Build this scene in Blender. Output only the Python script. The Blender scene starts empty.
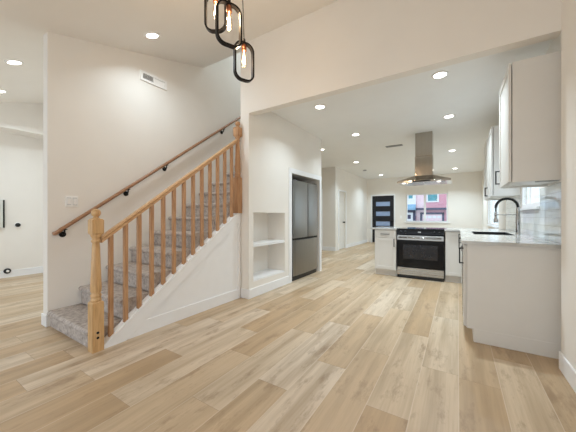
import bpy, bmesh, math, random
from mathutils import Vector, Matrix

S = bpy.context.scene
COL = S.collection
PI = math.pi

# ------------------------------------------------------------------ camera
cam_d = bpy.data.cameras.new('camera')
cam_d.sensor_width = 36.0
cam_d.lens = 269.7 / 576 * 36.0
cam_d.clip_start = 0.02
cam_d.shift_y = 0.0005
cam = bpy.data.objects.new('camera', cam_d)
cam.location = (0, 0, 1.14)
cam.rotation_euler = (PI / 2, 0, math.atan2(170, 269.7))
COL.objects.link(cam)
S.camera = cam

# ------------------------------------------------------------------ world, exposure, daylight
W = bpy.data.worlds.new('world')
S.world = W
W.use_nodes = True
bg = W.node_tree.nodes['Background']
bg.inputs[0].default_value = (0.80, 0.91, 1.0, 1)
bg.inputs[1].default_value = 1.5
S.view_settings.view_transform = 'Standard'
S.view_settings.look = 'None'
S.view_settings.gamma = 1.0
S.view_settings.use_curve_mapping = False
S.view_settings.exposure = 0.30
S.cycles.max_bounces = 10
S.cycles.diffuse_bounces = 6
S.cycles.sample_clamp_indirect = 6

# lamp powers (each used in its own builder)
P_KITCHEN = 11.5
P_FAR = 20.0
P_VAULT = 5.5
P_HALL = 9.0
P_BULB = 6.0
WARM = (1.0, 0.86, 0.70)
DAY = (0.70, 0.88, 1.0)
NEUTRAL = (0.76, 0.91, 1.0)

# ------------------------------------------------------------------ materials
def srgb(r, g, b):
    f = lambda c: (c / 255 / 12.92) if c / 255 <= 0.04045 else ((c / 255 + 0.055) / 1.055) ** 2.4
    return (f(r), f(g), f(b), 1)

class NT:
    def __init__(self, name):
        self.m = bpy.data.materials.new(name)
        self.m.use_nodes = True
        self.t = self.m.node_tree
        self.b = self.t.nodes['Principled BSDF']
    def n(self, typ, **kw):
        nd = self.t.nodes.new(typ)
        for k, v in kw.items():
            setattr(nd, k, v)
        return nd
    def l(self, a, b):
        self.t.links.new(a, b)
    def math(self, op, a, b=None, c=None):
        nd = self.n('ShaderNodeMath', operation=op)
        for i, v in enumerate((a, b, c)):
            if v is None: continue
            if isinstance(v, (int, float)): nd.inputs[i].default_value = v
            else: self.l(v, nd.inputs[i])
        return nd.outputs[0]
    def mix(self, f, a, b, blend='MIX'):
        nd = self.n('ShaderNodeMix', data_type='RGBA', blend_type=blend)
        for i, v in ((0, f), (6, a), (7, b)):
            if isinstance(v, (int, float)): nd.inputs[i].default_value = v
            elif isinstance(v, tuple): nd.inputs[i].default_value = v
            else: self.l(v, nd.inputs[i])
        return nd.outputs[2]
    def coord(self, scale=(1, 1, 1), world=True):
        if world:
            g = self.n('ShaderNodeNewGeometry').outputs['Position']
        else:
            g = self.n('ShaderNodeTexCoord').outputs['Object']
        mp = self.n('ShaderNodeMapping')
        mp.inputs['Scale'].default_value = scale
        self.l(g, mp.inputs[0])
        return mp.outputs[0]
    def noise(self, vec, scale, detail=3, rough=0.5):
        nd = self.n('ShaderNodeTexNoise')
        nd.inputs['Scale'].default_value = scale
        nd.inputs['Detail'].default_value = detail
        nd.inputs['Roughness'].default_value = rough
        self.l(vec, nd.inputs['Vector'])
        return nd.outputs[0]
    def ramp(self, fac, stops):
        nd = self.n('ShaderNodeValToRGB')
        e = nd.color_ramp.elements
        while len(e) < len(stops): e.new(0.5)
        for el, (p, c) in zip(e, stops):
            el.position = p; el.color = c
        self.l(fac, nd.inputs[0])
        return nd.outputs[0]
    def bump(self, h, strength, dist=0.002):
        nd = self.n('ShaderNodeBump')
        nd.inputs['Strength'].default_value = strength
        nd.inputs['Distance'].default_value = dist
        self.l(h, nd.inputs['Height'])
        self.l(nd.outputs[0], self.b.inputs['Normal'])

def simple(name, col, rough=0.5, metal=0.0, var=0.04, vscale=8, bump=0.0, bscale=200, spec=None):
    k = NT(name)
    v = k.coord()
    nz = k.noise(v, vscale, 2)
    lo = tuple(c * (1 - var) for c in col[:3]) + (1,)
    hi = tuple(min(1, c * (1 + var)) for c in col[:3]) + (1,)
    k.l(k.ramp(nz, [(0.3, lo), (0.7, hi)]), k.b.inputs['Base Color'])
    k.b.inputs['Roughness'].default_value = rough
    k.b.inputs['Metallic'].default_value = metal
    if spec is not None: k.b.inputs['Specular IOR Level'].default_value = spec
    if bump: k.bump(k.noise(v, bscale, 2), bump, 0.001)
    return k.m

def emissive(name, col, strength):
    k = NT(name)
    k.b.inputs['Base Color'].default_value = (0.9, 0.9, 0.9, 1)
    k.b.inputs['Emission Color'].default_value = col
    k.b.inputs['Emission Strength'].default_value = strength
    return k.m

def glass(name, col=(1, 1, 1, 1), rough=0.0, mixglass=0.12):
    # thin window / bulb glass: mostly clear with a glossy film
    k = NT(name)
    tr = k.n('ShaderNodeBsdfTransparent'); tr.inputs[0].default_value = col
    gl = k.n('ShaderNodeBsdfGlossy'); gl.inputs['Roughness'].default_value = rough + 0.02
    lw = k.n('ShaderNodeLayerWeight'); lw.inputs[0].default_value = 0.5
    fr = k.math('MULTIPLY_ADD', k.math('POWER', lw.outputs['Facing'], 5.0), 0.5, 0.03)
    ms = k.n('ShaderNodeMixShader')
    k.l(fr, ms.inputs[0]); k.l(tr.outputs[0], ms.inputs[1]); k.l(gl.outputs[0], ms.inputs[2])
    k.l(ms.outputs[0], k.t.nodes['Material Output'].inputs[0])
    return k.m

def wood(name, c1, c2, c3, axis='Z', rough=0.4):
    k = NT(name)
    sc = {'Z': (60, 60, 5), 'Y': (60, 5, 60)}[axis]
    v = k.coord(sc)
    a = k.noise(v, 1.0, 4, 0.6)
    b = k.noise(k.coord((9, 9, 1.5)), 1.0, 2)
    c = k.ramp(a, [(0.3, c1), (0.52, c2), (0.75, c3)])
    k.l(k.mix(k.math('MULTIPLY', b, 0.35), c, c1), k.b.inputs['Base Color'])
    k.b.inputs['Roughness'].default_value = rough
    k.bump(a, 0.08)
    return k.m

M = {}
M['wall'] = simple('wall_paint', srgb(236, 231, 224), 0.75, var=0.012, vscale=3, bump=0.05, bscale=300)
M['ceil'] = simple('ceiling_paint', srgb(242, 238, 232), 0.85, var=0.01, vscale=3, bump=0.05, bscale=250)
M['ceilk'] = simple('kitchen_ceiling_paint', srgb(240, 240, 239), 0.85, var=0.01, vscale=3, bump=0.05, bscale=250)
M['trim'] = simple('trim_gloss_white', srgb(240, 240, 241), 0.4, var=0.01)
M['cab'] = simple('cabinet_white', srgb(222, 219, 214), 0.38, var=0.01)
M['doorw'] = simple('door_white', srgb(236, 233, 228), 0.45, var=0.01)
M['black'] = simple('matte_black_metal', (0.012, 0.011, 0.011, 1), 0.4, 0.6, var=0.1)
M['blackp'] = simple('black_plastic', (0.01, 0.01, 0.011, 1), 0.35, var=0.1)
M['gap'] = simple('recess_shade', (0.012, 0.012, 0.012, 1), 0.8, var=0.1)  # near-black colour stands in for the shade inside openings
M['bglass'] = simple('black_glass', (0.003, 0.003, 0.004, 1), 0.05, var=0.05, spec=0.25)
M['ovenwin'] = simple('oven_window_glass', (0.012, 0.012, 0.015, 1), 0.1, var=0.15, vscale=20)
M['grey'] = simple('grey_plastic', srgb(150, 150, 150), 0.5)
M['plastic'] = simple('white_plastic', srgb(245, 243, 240), 0.4, var=0.01)
M['screw'] = simple('light_grey_print', srgb(205, 208, 210), 0.5)
M['chrome'] = simple('brushed_nickel', srgb(170, 168, 166), 0.22, 1.0, var=0.03)
M['canvas'] = simple('panel_cover_grey', srgb(214, 214, 208), 0.5)
M['copper'] = simple('socket_copper', srgb(150, 95, 70), 0.3, 0.9, var=0.1, vscale=40)
M['navy'] = simple('front_door_black', srgb(17, 19, 28), 0.35, var=0.1)
M['frost'] = simple('frosted_door_lite', srgb(150, 170, 205), 0.25)
M['sinkb'] = simple('sink_black', (0.008, 0.008, 0.009, 1), 0.6, var=0.1)
M['lens'] = emissive('lamp_lens', (1.0, 0.96, 0.9, 1), 9.0)
M['lenshood'] = emissive('hood_lamp_lens', (1.0, 0.97, 0.92, 1), 3.0)
M['fil'] = emissive('filament', (1.0, 0.72, 0.40, 1), 9.0)
M['glow'] = emissive('bulb_core', (1.0, 0.72, 0.45, 1), 2.5)
M['glass'] = glass('window_glass', (0.96, 0.99, 1.0, 1))
M['bulb'] = glass('bulb_glass', (1.0, 0.95, 0.88, 1))
M['oak'] = wood('oak_golden', srgb(184, 143, 96), srgb(212, 172, 122), srgb(224, 188, 142))
M['oakr'] = wood('oak_reddish', srgb(158, 116, 82), srgb(190, 146, 106), srgb(208, 166, 126))
M['oaky'] = wood('oak_rail', srgb(176, 136, 98), srgb(206, 168, 126), srgb(220, 184, 144), 'Y', 0.35)
M['railb'] = wood('oak_rail_brown', srgb(130, 92, 66), srgb(168, 126, 94), srgb(188, 146, 112), 'Y', 0.35)

def stainless(name, col, rough=0.27, axis=(2, 2, 160)):
    k = NT(name)
    nz = k.noise(k.coord(axis), 1.0, 3)
    k.l(k.ramp(nz, [(0.25, tuple(c * .86 for c in col[:3]) + (1,)), (0.75, col)]), k.b.inputs['Base Color'])
    k.l(k.math('MULTIPLY_ADD', nz, 0.14, rough - 0.07), k.b.inputs['Roughness'])
    k.b.inputs['Metallic'].default_value = 1.0
    k.bump(nz, 0.06, 0.001)
    return k.m
M['steel'] = stainless('stainless_brushed', srgb(176, 174, 170))
M['steeld'] = stainless('stainless_fridge', srgb(154, 153, 150), 0.33, (160, 160, 2))
M['hood'] = stainless('stainless_hood', srgb(182, 174, 163), 0.12, (120, 120, 2))

def quartz():
    k = NT('quartz_white')
    v = k.coord()
    a = k.noise(v, 3.0, 6, 0.65)
    b = k.noise(v, 160, 2)
    c = k.ramp(a, [(0.42, srgb(198, 196, 192)), (0.5, srgb(184, 182, 179)), (0.56, srgb(201, 199, 195))])
    k.l(k.mix(k.math('MULTIPLY', b, 0.12), c, srgb(150, 148, 145)), k.b.inputs['Base Color'])
    k.b.inputs['Roughness'].default_value = 0.14
    return k.m
M['quartz'] = quartz()

def carpet():
    k = NT('carpet_grey_brown')
    v = k.coord()
    a = k.noise(v, 26, 4, 0.7)
    b = k.noise(v, 300, 2, 0.8)
    c = k.ramp(a, [(0.32, srgb(156, 146, 140)), (0.5, srgb(198, 187, 179)), (0.68, srgb(224, 214, 206))])
    k.l(k.mix(k.math('MULTIPLY', b, 0.5), c, srgb(136, 127, 124)), k.b.inputs['Base Color'])
    k.b.inputs['Roughness'].default_value = 1.0
    k.b.inputs['Specular IOR Level'].default_value = 0.1
    k.bump(b, 0.5, 0.004)
    return k.m
M['carpet'] = carpet()

def tile():
    k = NT('subway_tile_gloss')
    g = k.n('ShaderNodeNewGeometry').outputs['Position']
    sp = k.n('ShaderNodeSeparateXYZ'); k.l(g, sp.inputs[0])
    cb = k.n('ShaderNodeCombineXYZ'); k.l(sp.outputs[1], cb.inputs[0]); k.l(sp.outputs[2], cb.inputs[1])
    br = k.n('ShaderNodeTexBrick')
    br.inputs['Scale'].default_value = 1.0
    br.inputs['Brick Width'].default_value = 0.20
    br.inputs['Row Height'].default_value = 0.075
    br.inputs['Mortar Size'].default_value = 0.0022
    br.inputs['Mortar Smooth'].default_value = 0.3
    br.inputs['Color1'].default_value = srgb(226, 228, 226)
    br.inputs['Color2'].default_value = srgb(214, 218, 217)
    br.inputs['Mortar'].default_value = srgb(196, 194, 190)
    k.l(cb.outputs[0], br.inputs['Vector'])
    k.l(br.outputs['Color'], k.b.inputs['Base Color'])
    k.b.inputs['Roughness'].default_value = 0.07
    wv = k.noise(k.coord((9, 9, 12)), 1.0, 1)
    h = k.math('MULTIPLY_ADD', br.outputs['Fac'], -0.6, k.math('MULTIPLY', wv, 0.6))
    k.bump(h, 0.5, 0.004)
    return k.m
M['tile'] = tile()

def floor_mat():
    k = NT('oak_plank_vinyl')
    at = k.n('ShaderNodeAttribute', attribute_name='plank')        # r: tone, g/b: random offsets
    sp = k.n('ShaderNodeSeparateColor'); k.l(at.outputs['Color'], sp.inputs[0])
    tone, r1, r2 = sp.outputs[0], sp.outputs[1], sp.outputs[2]
    pos = k.n('ShaderNodeNewGeometry').outputs['Position']
    off = k.n('ShaderNodeCombineXYZ')
    k.l(k.math('MULTIPLY', r1, 37.0), off.inputs[0]); k.l(k.math('MULTIPLY', r2, 53.0), off.inputs[1]); k.l(k.math('MULTIPLY', r1, 19.0), off.inputs[2])
    ad = k.n('ShaderNodeVectorMath', operation='ADD'); k.l(pos, ad.inputs[0]); k.l(off.outputs[0], ad.inputs[1])
    def mapped(s):
        mp = k.n('ShaderNodeMapping'); mp.inputs['Scale'].default_value = s; k.l(ad.outputs[0], mp.inputs[0]); return mp.outputs[0]
    broad = k.noise(mapped((11, 0.7, 1)), 1.0, 3, 0.55)
    fine = k.noise(mapped((95, 3.5, 1)), 1.0, 3, 0.6)
    knots = k.noise(mapped((9, 2.6, 1)), 1.0, 6, 0.72)
    c = k.ramp(tone, [(0.0, srgb(190, 161, 126)), (0.3, srgb(201, 177, 147)), (0.6, srgb(210, 190, 164)), (1.0, srgb(217, 201, 182))])
    c = k.mix(k.ramp(broad, [(0.40, (0, 0, 0, 1)), (0.66, (0.62, 0.62, 0.62, 1))]), c, srgb(160, 137, 108))
    c = k.mix(k.math('MULTIPLY', k.ramp(knots, [(0.54, (0, 0, 0, 1)), (0.68, (1, 1, 1, 1))]), 0.6), c, srgb(140, 114, 88))
    c = k.mix(k.math('MULTIPLY', k.ramp(fine, [(0.45, (0, 0, 0, 1)), (0.75, (1, 1, 1, 1))]), 0.28), c, srgb(164, 140, 112))
    # bevelled micro gap between boards, from the board's own uv in metres
    uv = k.n('ShaderNodeUVMap', uv_map='board')
    s2 = k.n('ShaderNodeSeparateXYZ'); k.l(uv.outputs[0], s2.inputs[0])
    ex = k.math('SUBTRACT', BW / 2, k.math('ABSOLUTE', s2.outputs[0]))
    ey = s2.outputs[1]
    edge = k.math('MINIMUM', ex, ey)
    gapf = k.math('LESS_THAN', edge, 0.0016)
    c = k.mix(k.math('MULTIPLY', k.math('LESS_THAN', ex, 0.0025), 0.35), c, srgb(232, 218, 200))  # pale long edges: light caught by the bevels, painted as colour
    c = k.mix(k.math('MULTIPLY', k.math('LESS_THAN', ey, 0.002), 0.6), c, srgb(120, 94, 70))
    k.l(c, k.b.inputs['Base Color'])
    k.l(k.math('MULTIPLY_ADD', fine, 0.15, 0.33), k.b.inputs['Roughness'])
    k.b.inputs['Specular IOR Level'].default_value = 0.4
    k.bump(k.math('MULTIPLY_ADD', gapf, -2.0, fine), 0.08, 0.001)
    return k.m
BW, BL, BX0 = 0.2375, 1.22, 0.004
M['floor'] = floor_mat()

# outdoors
M['pink'] = simple('siding_pink', srgb(222, 160, 176), 0.8, var=0.05, vscale=2)
M['pinkp'] = simple('siding_pale_pink', srgb(243, 214, 222), 0.8, var=0.04)
M['hwhite'] = simple('house_white', srgb(238, 238, 242), 0.7, var=0.02)
M['slate'] = simple('slate_trim', srgb(62, 62, 92), 0.6, var=0.08)
M['bluet'] = simple('blue_awning', srgb(128, 168, 198), 0.6, var=0.06)
M['teal'] = simple('house_window_teal', srgb(92, 158, 172), 0.15, var=0.2, vscale=3)
M['conc'] = simple('concrete', srgb(150, 150, 150), 0.9, var=0.1)

# ------------------------------------------------------------------ mesh helpers
def root_off(o):
    v = Vector((0, 0, 0))
    while o is not None:
        v += Vector(o.location); o = o.parent
    return v

class MB:
    def __init__(self):
        self.bm = bmesh.new(); self.T = None
    def _v(self, p):
        p = Vector(p)
        return self.bm.verts.new(self.T(p) if self.T else p)
    def faces(self, pts, fs, smooth=False):
        vs = [self._v(p) for p in pts]
        for f in fs:
            try:
                fc = self.bm.faces.new([vs[i] for i in f]); fc.smooth = smooth
            except ValueError:
                pass
        return vs
    def box(self, x0, x1, y0, y1, z0, z1, bev=0.0):
        P = [(x, y, z) for x in (x0, x1) for y in (y0, y1) for z in (z0, z1)]
        vs = self.faces(P, [(0, 1, 3, 2), (4, 6, 7, 5), (0, 4, 5, 1), (2, 3, 7, 6), (0, 2, 6, 4), (1, 5, 7, 3)])
        if bev:
            es = list({e for v in vs for e in v.link_edges})
            bmesh.ops.bevel(self.bm, geom=es, offset=bev, segments=2, affect='EDGES', profile=0.5)
        return self
    def prism(self, poly, axis, a, b, smooth=False):
        # poly: 2-D points; axis 'x' -> (y,z), 'y' -> (x,z), 'z' -> (x,y)
        def mk(p, t):
            return {'x': (t, p[0], p[1]), 'y': (p[0], t, p[1]), 'z': (p[0], p[1], t)}[axis]
        n = len(poly)
        pts = [mk(p, a) for p in poly] + [mk(p, b) for p in poly]
        fs = [tuple(range(n - 1, -1, -1)), tuple(range(n, 2 * n))]
        vs = self.faces(pts, fs)
        for i in range(n):
            j = (i + 1) % n
            fc = self.bm.faces.new([vs[i], vs[j], vs[n + j], vs[n + i]]); fc.smooth = smooth
        return self
    def lathe(self, prof, c=(0, 0, 0), seg=24, axis='z', smooth=True):
        # prof: (radius, height) from bottom to top
        rings = []
        for r, h in prof:
            if r < 1e-6:
                rings.append([self._v(self._ax((0, 0, h), c, axis))])
            else:
                rings.append([self._v(self._ax((r * math.cos(2 * PI * k / seg), r * math.sin(2 * PI * k / seg), h), c, axis)) for k in range(seg)])
        for A, B in zip(rings, rings[1:]):
            for k in range(seg):
                k2 = (k + 1) % seg
                if len(A) == 1 and len(B) == 1: continue
                if len(A) == 1: f = [A[0], B[k2], B[k]]
                elif len(B) == 1: f = [A[k], A[k2], B[0]]
                else: f = [A[k], A[k2], B[k2], B[k]]
                fc = self.bm.faces.new(f); fc.smooth = smooth
        if len(rings[0]) > 1: self.bm.faces.new(rings[0][::-1])
        if len(rings[-1]) > 1: self.bm.faces.new(rings[-1])
        return self
    def _ax(self, p, c, axis):
        if axis == 'x': p = (p[2], p[0], p[1])
        elif axis == 'y': p = (p[1], p[2], p[0])
        return (p[0] + c[0], p[1] + c[1], p[2] + c[2])
    def tube(self, path, r, seg=10, closed=False, flat=None):
        # sweep a circle (or a flat bar: flat = (half width along 'side', half thickness)) along the path
        pts = [Vector(p) for p in path]; n = len(pts)
        rings = []; ref = None
        for i, p in enumerate(pts):
            if closed: t = (pts[(i + 1) % n] - pts[i - 1]).normalized()
            else: t = (pts[min(i + 1, n - 1)] - pts[max(i - 1, 0)]).normalized()
            if ref is None:
                ref = Vector((0, 0, 1)) if abs(t.z) < 0.9 else Vector((1, 0, 0))
            if flat and len(flat) > 2: ref = Vector(flat[2])
            a = (ref - t * ref.dot(t)).normalized(); b = t.cross(a)
            if not (flat and len(flat) > 2): ref = a
            if flat:
                w, h = flat[0], flat[1]
                rings.append([self._v(p + a * x + b * y) for x, y in ((w, h), (-w, h), (-w, -h), (w, -h))])
            else:
                rr = r[i] if isinstance(r, (list, tuple)) else r
                rings.append([self._v(p + a * rr * math.cos(2 * PI * k / seg) + b * rr * math.sin(2 * PI * k / seg)) for k in range(seg)])
        m = len(rings[0])
        R = range(n) if closed else range(n - 1)
        for i in R:
            A, B = rings[i], rings[(i + 1) % n]
            for k in range(m):
                k2 = (k + 1) % m
                fc = self.bm.faces.new([A[k], A[k2], B[k2], B[k]]); fc.smooth = not flat
        if not closed:
            self.bm.faces.new(rings[0][::-1]); self.bm.faces.new(rings[-1])
        return self
    def build(self, name, mat, parent=None, props=None, bevel=0.0):
        bm = self.bm
        bmesh.ops.recalc_face_normals(bm, faces=bm.faces[:])
        me = bpy.data.meshes.new(name)
        o = bpy.data.objects.new(name, me); COL.objects.link(o)
        if parent is not None:
            off = root_off(parent); o.parent = parent
        else:
            xs = [v.co for v in bm.verts]
            lo = Vector((min(v.x for v in xs), min(v.y for v in xs), min(v.z for v in xs)))
            hi = Vector((max(v.x for v in xs), max(v.y for v in xs), max(v.z for v in xs)))
            off = Vector(((lo.x + hi.x) / 2, (lo.y + hi.y) / 2, lo.z)); o.location = off
        bmesh.ops.translate(bm, verts=bm.verts[:], vec=-off)
        bm.to_mesh(me); bm.free()
        me.materials.append(mat)
        if bevel:
            md = o.modifiers.new('bevel', 'BEVEL'); md.width = bevel; md.segments = 2; md.limit_method = 'ANGLE'
        if props:
            for k, v in props.items(): o[k] = v
        return o

def box(*a, **k): return MB().box(*a, **k)
def struct(name, mb, mat, parent=None, bevel=0.0):
    o = mb.build(name, mat, parent, bevel=bevel)
    if parent is None: o['kind'] = 'structure'
    return o
def estruct(name, loc):
    o = bpy.data.objects.new(name, None); COL.objects.link(o); o.location = loc; o['kind'] = 'structure'; o.empty_display_size = 0.05
    return o
def thing(name, label, cat, loc, group=None):
    o = bpy.data.objects.new(name, None); COL.objects.link(o); o.location = loc; o.empty_display_size = 0.05
    o['label'] = label; o['category'] = cat
    if group: o['group'] = group
    return o
def tag(o, label, cat, group=None):
    o['label'] = label; o['category'] = cat
    if group: o['group'] = group
    return o
def part_label(o, s):
    o['label'] = s; return o
def dup(root, loc, label):
    r = root.copy(); COL.objects.link(r); r.location = loc; r['label'] = label
    for ch in list(root.children):
        c = ch.copy(); COL.objects.link(c); c.parent = r
        if c.type == 'LIGHT': c.data = ch.data
        for g in list(ch.children):
            d = g.copy(); COL.objects.link(d); d.parent = c
    return r

# ================================================================== STRUCTURE
XS = -3.58          # stair wall face
XN = -2.44          # niche / fridge wall face
XB = -2.59          # stair side of that wall
YH = 2.857          # header plane
KC = 2.76           # kitchen ceiling
YF = 11.9           # far wall
XR = 0.74           # kitchen right wall
XE = 0.653          # near right wall
def slope(y): return 3.05 + 0.281 * (y - 1.05)

# floor: each board a face with its own tone
def build_floor():
    rnd = random.Random(7)
    joints = {-8: 0.86, -10: 0.87, -13: 0.74, -12: 0.92, -9: 1.40, -7: 1.69, -5: 1.49, -4: 1.93, -3: 2.30, -2: 1.63, -1: 2.28, -6: 3.56}
    tones = {(-5, 0): .95, (-4, -1): .92, (-4, 0): .42, (-3, -1): .5, (-3, 0): .62, (-2, -1): .12, (-2, 0): .72, (-1, -1): .7, (-1, 0): .78,
             (0, 0): .3, (0, -1): .35, (0, 1): .45, (1, 0): .3, (1, -1): .25, (2, -1): .2, (2, 0): .3, (-8, 0): .85, (-9, -1): .2, (-9, 0): .9, (-8, -1): .25,  # rows from zero rightward browner: warm light painted as board tone
             (-10, -1): .6, (-7, -1): .6, (-7, 0): .35, (-6, -1): .55, (-6, 0): .5, (-5, -1): .55, (-5, 1): .6}
    bm = bmesh.new()
    lay = bm.loops.layers.color.new('plank'); uvl = bm.loops.layers.uv.new('board')
    y0, y1 = -3.0, 12.0
    for r in range(-32, 6):
        xa, xb = BX0 + r * BW, BX0 + (r + 1) * BW
        j = joints.get(r, rnd.random() * BL)
        k = math.floor((y0 - j) / BL)
        while j + k * BL < y1:
            a, b = max(y0, j + k * BL), min(y1, j + (k + 1) * BL)
            if b - a > 1e-4:
                f = bm.faces.new([bm.verts.new(p) for p in ((xa, a, 0), (xb, a, 0), (xb, b, 0), (xa, b, 0))])
                t = tones.get((r, k), 0.12 + 0.8 * rnd.random()); c = (t, rnd.random(), rnd.random(), 1)
                for lp, (u, v) in zip(f.loops, ((-BW / 2, 0), (BW / 2, 0), (BW / 2, b - a), (-BW / 2, b - a))):
                    lp[lay] = c; lp[uvl].uv = (u, v)
            else: rnd.random()
            k += 1
    # slab under the boards
    me = bpy.data.meshes.new('floor'); bm.to_mesh(me); bm.free()
    o = bpy.data.objects.new('floor', me); COL.objects.link(o); me.materials.append(M['floor']); o['kind'] = 'structure'
build_floor()
struct('floor_slab', box(-7.6, 1.4, -3.0, 12.0, -0.12, -0.004), M['conc'])

# --- dining side
struct('wall_stairs', box(-3.70, XS, 1.03, 5.19, 0, 5.3), M['wall'])
# sloping ceiling, stopping at the stairwell edge, flat piece behind
def slab(x0, x1, y0, y1, t=0.12):
    return MB().prism([(y0, slope(y0)), (y1, slope(y1)), (y1, slope(y1) + t), (y0, slope(y0) + t)], 'x', x0, x1)
mb = slab(-7.3, 1.4, -1.1, 2.857); mb.prism([(2.857, slope(2.857)), (3.055, slope(3.055)), (3.055, 3.9), (2.857, 3.9)], 'x', XS, XB)
mb.box(-7.3, 1.4, -3.0, -1.1, slope(-1.1), slope(-1.1) + .12)
struct('ceiling', mb, M['ceil'])
# header wall over the wide opening
struct('wall_header', box(XB, XE + .016, YH, YH + 0.11, 2.563, 3.72), M['wall'])
# right wall, lower leaf a little proud with a sloping ledge
struct('wall_right', box(XE + .016, 1.4, -0.6, YH + .005, 0, 3.8), M['wall'])
mb = MB().prism([(-0.6, 0), (2.795, 0), (2.795, 2.555), (-0.6, 2.555 - .33 * 3.395)], 'x', XE, XE + .016)
struct('wall_right_lower', mb, M['wall'])
struct('wall_left', box(-7.3, -7.1, -3.0, 2.05, 0, 3.6), M['wall'])
mb = MB().prism([(-3.0, 2.69), (2.05, 2.69), (2.05, 3.6), (-3.0, 3.6)], 'x', -7.1, -6.68)
struct('trim_hall_bulkhead', mb, M['wall'])
struct('wall_hall_back', box(-7.3, -3.70, 2.05, 2.17, 0, 3.6), M['wall'])
# stairwell shaft above
mb = MB(); mb.box(XB, XN, YH + .11, 5.19, KC + .0, 5.3); mb.box(XB, XN, YH + .0, YH + .11, 3.72, 5.3)
struct('wall_stairwell', mb, M['wall'])
mb = MB(); mb.box(XS, XB, 5.07, 5.189, KC + .001, 5.3); mb.box(XS, XB, 2.94, 3.055, 3.9, 5.3)
struct('wall_stairwell_end', mb, M['wall'])
struct('ceiling_stairwell', box(-3.70, XN, 2.94, 5.19, 5.3, 5.4), M['ceil'])

# --- wall with niche and fridge alcove
NY0, NY1, NZ0, NZ1 = 2.955, 3.77, 0.215, 1.197
FY0, FY1, FZ1 = 3.975, 5.085, 1.888
mb = MB()
mb.box(XB, XN, YH, NY0, 0, 2.5629); mb.box(XB, XN, YH + .1101, NY0 + .05, 2.563, KC); mb.box(XB, XN, NY0, NY1, 0, NZ0); mb.box(XB, XN, NY0, NY1, NZ1, KC)
mb.box(XB, XN, NY1, FY0, 0, KC); mb.box(XB, XN, FY0, FY1, FZ1, KC); mb.box(XB, XN, FY1, 5.19, 0, KC)
struct('wall_niche', mb, M['wall'])
# alcove lining and end wall toward the entry hall
mb = MB(); mb.box(-3.45, XB, FY0 - .05, FY0 - .005, 0, FZ1 + .018); mb.box(-3.50, -3.45, FY0 - .05, 5.19, 0, FZ1 + .018)
mb.box(-3.45, XB, FY0, FY1, FZ1 + .0005, FZ1 + .018)
struct('wall_alcove', mb, M['wall'])
struct('wall_entry_side', box(-5.2, -3.701, 5.09, 5.19, 0, KC).box(XS + .001, XB, 5.09, 5.19, 0, KC), M['wall'])
# --- kitchen shell
struct('ceiling_kitchen', box(XN, XR + .06, YH + .11, 5.19, KC, KC + .12).box(-5.2, XR + .06, 5.19, YF + .2, KC, KC + .12), M['ceilk'])
XC = -3.385
def wall_y_open(x0, x1, y0, y1, z1, ops, mb=None):
    """wall along y between y0 and y1 with openings (ya, yb, za, zb)"""
    mb = mb or MB(); c = y0
    for ya, yb, za, zb in sorted(ops):
        mb.box(x0, x1, c, ya, 0, z1)
        if za > 0: mb.box(x0, x1, ya, yb, 0, za)
        if zb < z1: mb.box(x0, x1, ya, yb, zb, z1)
        c = yb
    mb.box(x0, x1, c, y1, 0, z1); return mb
def wall_x_open(y0, y1, x0, x1, z1, ops, mb=None):
    mb = mb or MB(); c = x0
    for xa, xb, za, zb in sorted(ops):
        mb.box(c, xa, y0, y1, 0, z1)
        if za > 0: mb.box(xa, xb, y0, y1, 0, za)
        if zb < z1: mb.box(xa, xb, y0, y1, zb, z1)
        c = xb
    mb.box(c, x1, y0, y1, 0, z1); return mb
struct('wall_closet', wall_y_open(XC - .12, XC, 8.28, YF, KC, [(8.57, 9.21, 0, 1.985)]), M['wall'])
struct('wall_closet_back', box(XC - .8, XC - .72, 8.38, YF, 0, KC), M['wall'])
struct('wall_entry_back', wall_x_open(8.28, 8.38, -5.2, XC - .12, KC, [(-4.60, -3.90, 0, 1.985)]), M['wall'])
struct('wall_entry_left', box(-5.3, -5.2, 5.09, 8.38, 0, KC), M['wall'])
WX0, WX1, WZ0, WZ1 = -1.80, -0.325, 0.915, 2.04
struct('wall_far', wall_x_open(YF, YF + .16, XC - .12, XR + .06, KC, [(-3.165, -2.265, 0, 2.02), (WX0, WX1, WZ0, WZ1)]), M['wall'])
W2 = (3.86, 4.86, 1.245, 2.25); W3 = (7.35, 9.8, 0.90, 2.10)
struct('wall_kitchen_right', wall_y_open(XR, XR + .06, YH + .005, YF, KC, [W2, W3]), M['wall'])

# --- doors
def casing_x(name, xa, xb, z, y, w=.055, t=.018):
    mb = MB(); mb.box(xa - w, xa, y - t, y, 0, z + w, ); mb.box(xb, xb + w, y - t, y, 0, z + w); mb.box(xa, xb, y - t, y, z, z + w)
    return mb
dr = estruct('door_1', (-2.715, YF + .05, 0))
mb = MB(); sl = [(1.575, 1.765), (1.155, 1.345), (0.735, 0.925), (0.315, 0.505)]
xa, xb = -3.16, -2.27; ya, yb = YF + .03, YF + .075
c = 0.005
for za, zb in sorted(sl):
    mb.box(xa, xb, ya, yb, c, za); mb.box(xa, -3.01, ya, yb, za, zb); mb.box(-2.43, xb, ya, yb, za, zb); c = zb
mb.box(xa, xb, ya, yb, c, 2.015)
part_label(mb.build('door_leaf', M['navy'], dr), 'black entry door leaf with horizontal glass slits')
for za, zb in sl:
    part_label(box(-3.01, -2.43, YF + .045, YF + .06, za, zb).build('glass_slit', M['frost'], dr), 'frosted pale blue glass slit')
mb = MB().lathe([(.0, -.0), (.028, 0), (.028, .012), (.012, .016), (.012, .045), (.03, .05), (.03, .075), (0, .08)], (0, 0, 0), 16)
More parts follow.
